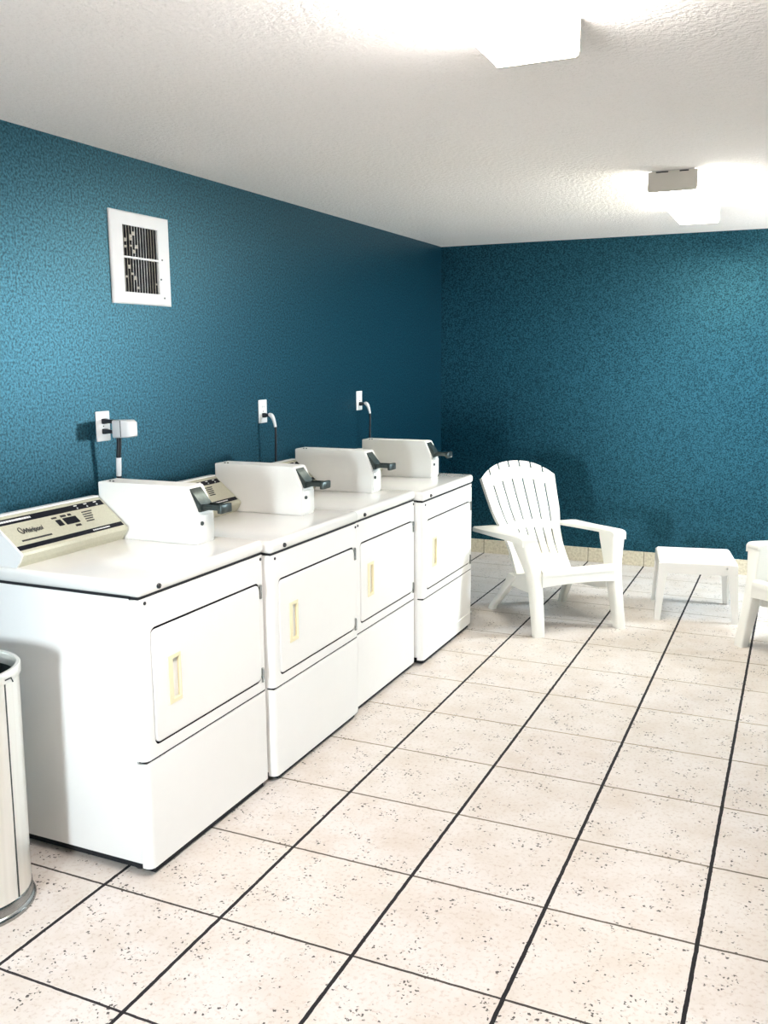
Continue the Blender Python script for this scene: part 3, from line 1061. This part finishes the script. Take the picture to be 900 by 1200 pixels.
# ------------------------------------------------------------------ trash can
def make_bin():
    t = thing('trash_can', 'round brushed steel trash can at the left edge beside the first dryer', 'trash can', (0.520, -0.228, 0))
    r, h = 0.153, 0.728
    bm = bmesh.new()
    lathe(bm, [(r, 0.045), (r + 0.004, 0.3), (r + 0.009, h - 0.03), (r + 0.009, h - 0.012), (r + 0.003, h - 0.012), (r - 0.008, 0.05)], 64, caps=False)
    # bottom plate
    lathe(bm, [(r - 0.008, 0.05), (0.001, 0.05)], 64, caps=False)
    obj('body', bm, M['steel'], t, 40)
    bm = bmesh.new()
    lathe(bm, [(r + 0.009, h - 0.034), (r + 0.014, h - 0.030), (r + 0.015, h - 0.004), (r + 0.012, h), (r + 0.003, h), (r + 0.001, h - 0.006), (r + 0.001, h - 0.034)], 64, caps=False)
    obj('rim', bm, M['steel'], t, 50)
    bm = bmesh.new()
    lathe(bm, [(r + 0.010, 0.0), (r + 0.012, 0.006), (r + 0.009, 0.014), (r + 0.003, 0.018), (r + 0.003, 0.046), (r, 0.050), (r - 0.02, 0.050), (r - 0.02, 0.0)], 64, caps=False)
    obj('base_ring', bm, M['chrome'], t, 40)
    bm = bmesh.new()
    lathe(bm, [(r - 0.010, 0.06), (r - 0.001, h - 0.036), (r - 0.003, h - 0.036), (r - 0.012, 0.062), (0.001, 0.062), (0.001, 0.06)], 64, caps=False)
    ln = obj('inside_shade', bm, M['gun'], t, 40)  # added darker shell, paints the shade inside the can
    ln['label'] = 'added dark shell for the shade inside the can'
    # welded seam facing the room
    bm = bmesh.new()
    a = math.radians(6)
    c, s = math.cos(a), math.sin(a)
    tx = Vector((-s, c, 0))
    loops = []
    for z in (0.05, 0.25, 0.5, h - 0.034):
        p = Vector((c * (r - 0.001 + 0.0125 * z), s * (r - 0.001 + 0.0125 * z), z))
        n = Vector((c, s, 0))
        loops.append([p - tx * 0.0022, p - tx * 0.0022 + n * 0.0022, p + tx * 0.0022 + n * 0.0022, p + tx * 0.0022])
    loft(bm, loops)
    obj('seam', bm, M['gun'], t)
    bm = bmesh.new()
    p = Vector((c * (r + 0.015), s * (r + 0.015), h - 0.02))
    tube(bm, [p - tx * 0.004, p + tx * 0.02, p + tx * 0.026 - Vector((0, 0, 0.014))], 0.0018, 8)
    obj('rim_clip', bm, M['gun'], t)
    return t


make_bin()


# ------------------------------------------------------------------ wall vent
def make_vent():
    ya, yb, za, zb = 1.122, 1.510, 1.808, 2.188
    t = thing('wall_vent', 'white louvred vent grille high on the teal wall', 'vent', (0, (ya + yb) / 2, (za + zb) / 2))
    hw_, hh = (yb - ya) / 2, (zb - za) / 2
    iy0, iy1, iz0, iz1 = -hw_ + 0.076, hw_ - 0.078, -hh + 0.050, hh - 0.055
    bm = bmesh.new()

    def fr(x0, x1, a0, a1, b0, b1):
        box(bm, x0, x1, a0, a1, b0, b1)
    lo = [(-hw_, -hh), (hw_, -hh), (hw_, hh), (-hw_, hh)]
    inn = [(iy0, iz0), (iy1, iz0), (iy1, iz1), (iy0, iz1)]
    L = [[(0.0, *p) for p in lo], [(0.008, *p) for p in lo], [(0.012, p[0] * 0.97, p[1] * 0.97) for p in lo], [(0.010, *p) for p in inn], [(0.001, *p) for p in inn]]
    loft(bm, L, cap=False)
    obj('frame', bm, M['vent'], t)
    bm = bmesh.new()
    box(bm, 0.0005, 0.002, iy0 - 0.002, iy1 + 0.002, iz0 - 0.002, iz1 + 0.002)
    obj('backing', bm, M['gap_shade'], t)
    n = 13
    pitch_ = (iy1 - iy0) / n
    for k in range(n):
        bm = bmesh.new()
        yc = iy0 + pitch_ * (k + 0.5)
        a = -pitch_ * 0.19
        loft(bm, [[(0.0025, yc - a, z), (0.0095, yc + a * 0.6, z), (0.0095, yc + a, z), (0.0025, yc - a - 0.002, z)] for z in (iz0, 0, iz1)])
        obj('slat', bm, M['dust'] if k in (0, 1, 2, 9, 10, 11) else M['vent'], t)
    bm = bmesh.new()
    zc = 0.004
    box(bm, 0.003, 0.0105, iy0, iy1, zc - 0.004, zc + 0.004)
    obj('cross_bar', bm, M['vent'], t)
    rr = random.Random(5)
    bm = bmesh.new()   # flecks of dirt caught between the slats
    for k in range(16):
        yy = iy0 + pitch_ * rr.choice((0, 1, 2, 3, 4, 9, 10, 11)) + pitch_ * 0.5
        zz = rr.uniform(iz0 + 0.01, iz1 - 0.03)
        box(bm, 0.002, 0.0085, yy + 0.002, yy + pitch_ - 0.002, zz, zz + rr.uniform(0.006, 0.016))
    obj('lint', bm, M['dust'], t)
    for yy, zz in ((iy1 + 0.022, 0.010), (iy1 + 0.010, -0.075), (iy1 + 0.028, -0.155)):
        bm = bmesh.new()
        disc_x(bm, 0.010, 0.0128, yy, zz, 0.0040, 12)
        obj('screw', bm, M['gun'], t)


make_vent()


# ------------------------------------------------------------------ outlets and cords
def make_outlet(label, yc, zc, w=0.082):
    t = thing('wall_outlet', label, 'outlet', (0, yc, zc), 0, 'white wall outlets above the dryers')
    bm = bmesh.new()
    box(bm, 0, 0.006, -w / 2, w / 2, -0.062, 0.062, 0.003, 2)
    obj('cover_plate', bm, M['white_plastic'], t, 40)
    for z in (-0.021, 0.021):
        bm = bmesh.new()
        loft(bm, [[(x, a, b) for a, b in rrect(-0.017, 0.017, z - 0.014, z + 0.014, 0.010, 4)] for x in (0.005, 0.0075)])
        rc = obj('receptacle', bm, M['white_plastic'], t)
        bm = bmesh.new()
        for a in (-0.0065, 0.0065):
            box(bm, 0.0070, 0.0078, a - 0.001, a + 0.001, z - 0.001, z + 0.008)
        obj('slot', bm, M['black'], rc)
    bm = bmesh.new()
    disc_x(bm, 0.005, 0.0075, 0, 0, 0.003, 10)
    obj('plate_screw', bm, M['gun'], t)
    return t


make_outlet('white wall outlet under the vent, with two black plugs in it', 1.019, 1.302)
make_outlet('white wall outlet above the second and third dryers', 2.274, 1.291)
make_outlet('white wall outlet nearest the back wall, above the last dryer', 3.470, 1.292)


def cord_first():
    t = thing('power_cord', 'thick black cord with a white boxy adapter under the vent', 'cord', (0, 1.019, 1.302), 0, 'cords plugged in above the dryers')
    for z in (0.021, -0.021):
        bm = bmesh.new()
        L = []
        for x, a, b in ((0.0080, 0.013, 0.011), (0.018, 0.013, 0.011), (0.030, 0.010, 0.008), (0.078, 0.009, 0.008)):
            L.append([(x, p, q) for p, q in rrect(-a, a, z - b, z + b, 0.005, 3)])
        loft(bm, L)
        obj('plug', bm, M['black'], t, 40)
    bm = bmesh.new()
    L = []
    for x, a, z0, z1 in ((0.073, 0.026, -0.043, 0.026), (0.076, 0.028, -0.045, 0.028), (0.146, 0.028, -0.042, 0.029), (0.160, 0.024, -0.039, 0.022), (0.165, 0.018, -0.035, 0.012)):
        L.append([(x, p, q) for p, q in rrect(-a, a, z0, z1, 0.006, 3)])
    loft(bm, L)
    ad = obj('adapter', bm, M['white_plastic'], t, 40)
    ad['label'] = 'white boxy adapter'
    bm = bmesh.new()
    box(bm, 0.116, 0.1185, -0.0295, 0.0295, -0.040, 0.027)
    obj('adapter_seam', bm, M['dark_mark'], ad)
    bm = bmesh.new()
    pts = [(0.084, 0, -0.036), (0.082, 0, -0.07), (0.076, 0, -0.13), (0.071, 0.002, -0.20), (0.066, 0.004, -0.30), (0.066, 0.006, -0.42)]
    tube(bm, pts, [0.010, 0.010, 0.010, 0.0095, 0.009, 0.009], 12)
    obj('cable', bm, M['cord'], t, 40)
    bm = bmesh.new()
    tube(bm, [(0.0762, 0.000, -0.128), (0.0735, 0.001, -0.165), (0.0705, 0.002, -0.205)], [0.0112, 0.0112, 0.0105], 12)
    tg = obj('tape_wrap', bm, M['white_plastic'], t, 40)
    tg['label'] = 'white tape around the cord'


cord_first()


def cord_small(label, yc, zc, plug_z):
    t = thing('power_cord', label, 'cord', (0, yc, zc), 0, 'cords plugged in above the dryers')
    bm = bmesh.new()
    L = []
    for x, a, b in ((0.0080, 0.013, 0.012), (0.020, 0.013, 0.012), (0.030, 0.009, 0.008), (0.046, 0.008, 0.007)):
        L.append([(x, p, q) for p, q in rrect(-a, a, plug_z - b, plug_z + b, 0.005, 3)])
    loft(bm, L)
    obj('plug', bm, M['black'], t, 40)
    bm = bmesh.new()
    pts = bezier((0.042, 0, plug_z + 0.004), (0.062, 0, plug_z + 0.006), (0.072, 0, plug_z - 0.02), (0.080, 0, plug_z - 0.062), 8)
    tube(bm, pts, [0.009, 0.011, 0.012, 0.012, 0.011, 0.010, 0.009, 0.008, 0.007], 12)
    s = obj('strain_relief', bm, M['white_plastic'], t, 40)
    s['label'] = 'white bent cord sleeve'
    bm = bmesh.new()
    pts = bezier((0.080, 0, plug_z - 0.060), (0.083, 0, plug_z - 0.11), (0.076, 0, plug_z - 0.2), (0.074, 0, plug_z - 0.36), 10)
    tube(bm, pts, 0.0058, 10)
    obj('cable', bm, M['cord'], t, 40)


cord_small('thin black cord with a bent white sleeve, dropping behind the second dryer', 2.274, 1.291, -0.021)
cord_small('thin black cord with a bent white sleeve, nearest the back wall', 3.470, 1.292, -0.021)


# ------------------------------------------------------------------ ceiling lights
def make_light(label, xc, ya, yb, glow):
    t = thing('ceiling_light', label, 'light fixture', (xc, (ya + yb) / 2, ROOM_H), 0, 'long fluorescent fixtures on the ceiling')
    h = (yb - ya) / 2
    bm = bmesh.new()
    box(bm, -0.095, 0.095, -h + 0.004, h - 0.004, -0.030, -0.0005)
    obj('housing', bm, M['white_trim'], t)
    prof = [(-0.108, -0.012), (-0.108, -0.080), (-0.105, -0.089), (-0.100, -0.092), (0.100, -0.092), (0.105, -0.089), (0.108, -0.080), (0.108, -0.012)]
    bm = bmesh.new()
    prism(bm, prof, -h + 0.012, h - 0.012)
    bm.faces.ensure_lookup_table()
    for fc in bm.faces:
        fc.material_index = 0 if fc.calc_center_median().z < -0.082 else 1
    obj('diffuser', bm, glow, t)
    for a, b in ((-h, -h + 0.012), (h - 0.012, h)):
        bm = bmesh.new()
        e = [(x * 1.02, z - 0.002 if z < -0.02 else -0.004) for x, z in prof]
        prism(bm, e, a, b)
        cpo = obj('end_plate', bm, M['cap'], t)
        cpo['label'] = 'beige end plate'
    for xa, xb in ((-0.075, -0.02), (0.03, 0.07)):
        bm = bmesh.new()
        box(bm, xa, xb, -h - 0.0015, -h, -0.010, -0.0045)
        obj('end_slot', bm, M['gap_shade'], t)


make_light('long ceiling light cut off by the top edge of the picture', 1.970, -0.745, 0.470, [M['glow_pink'], M['glow_pink_side']])
make_light('ceiling light near the back wall, seen end on', 2.040, 2.585, 3.800, [M['glow_warm'], M['glow_warm_side']])
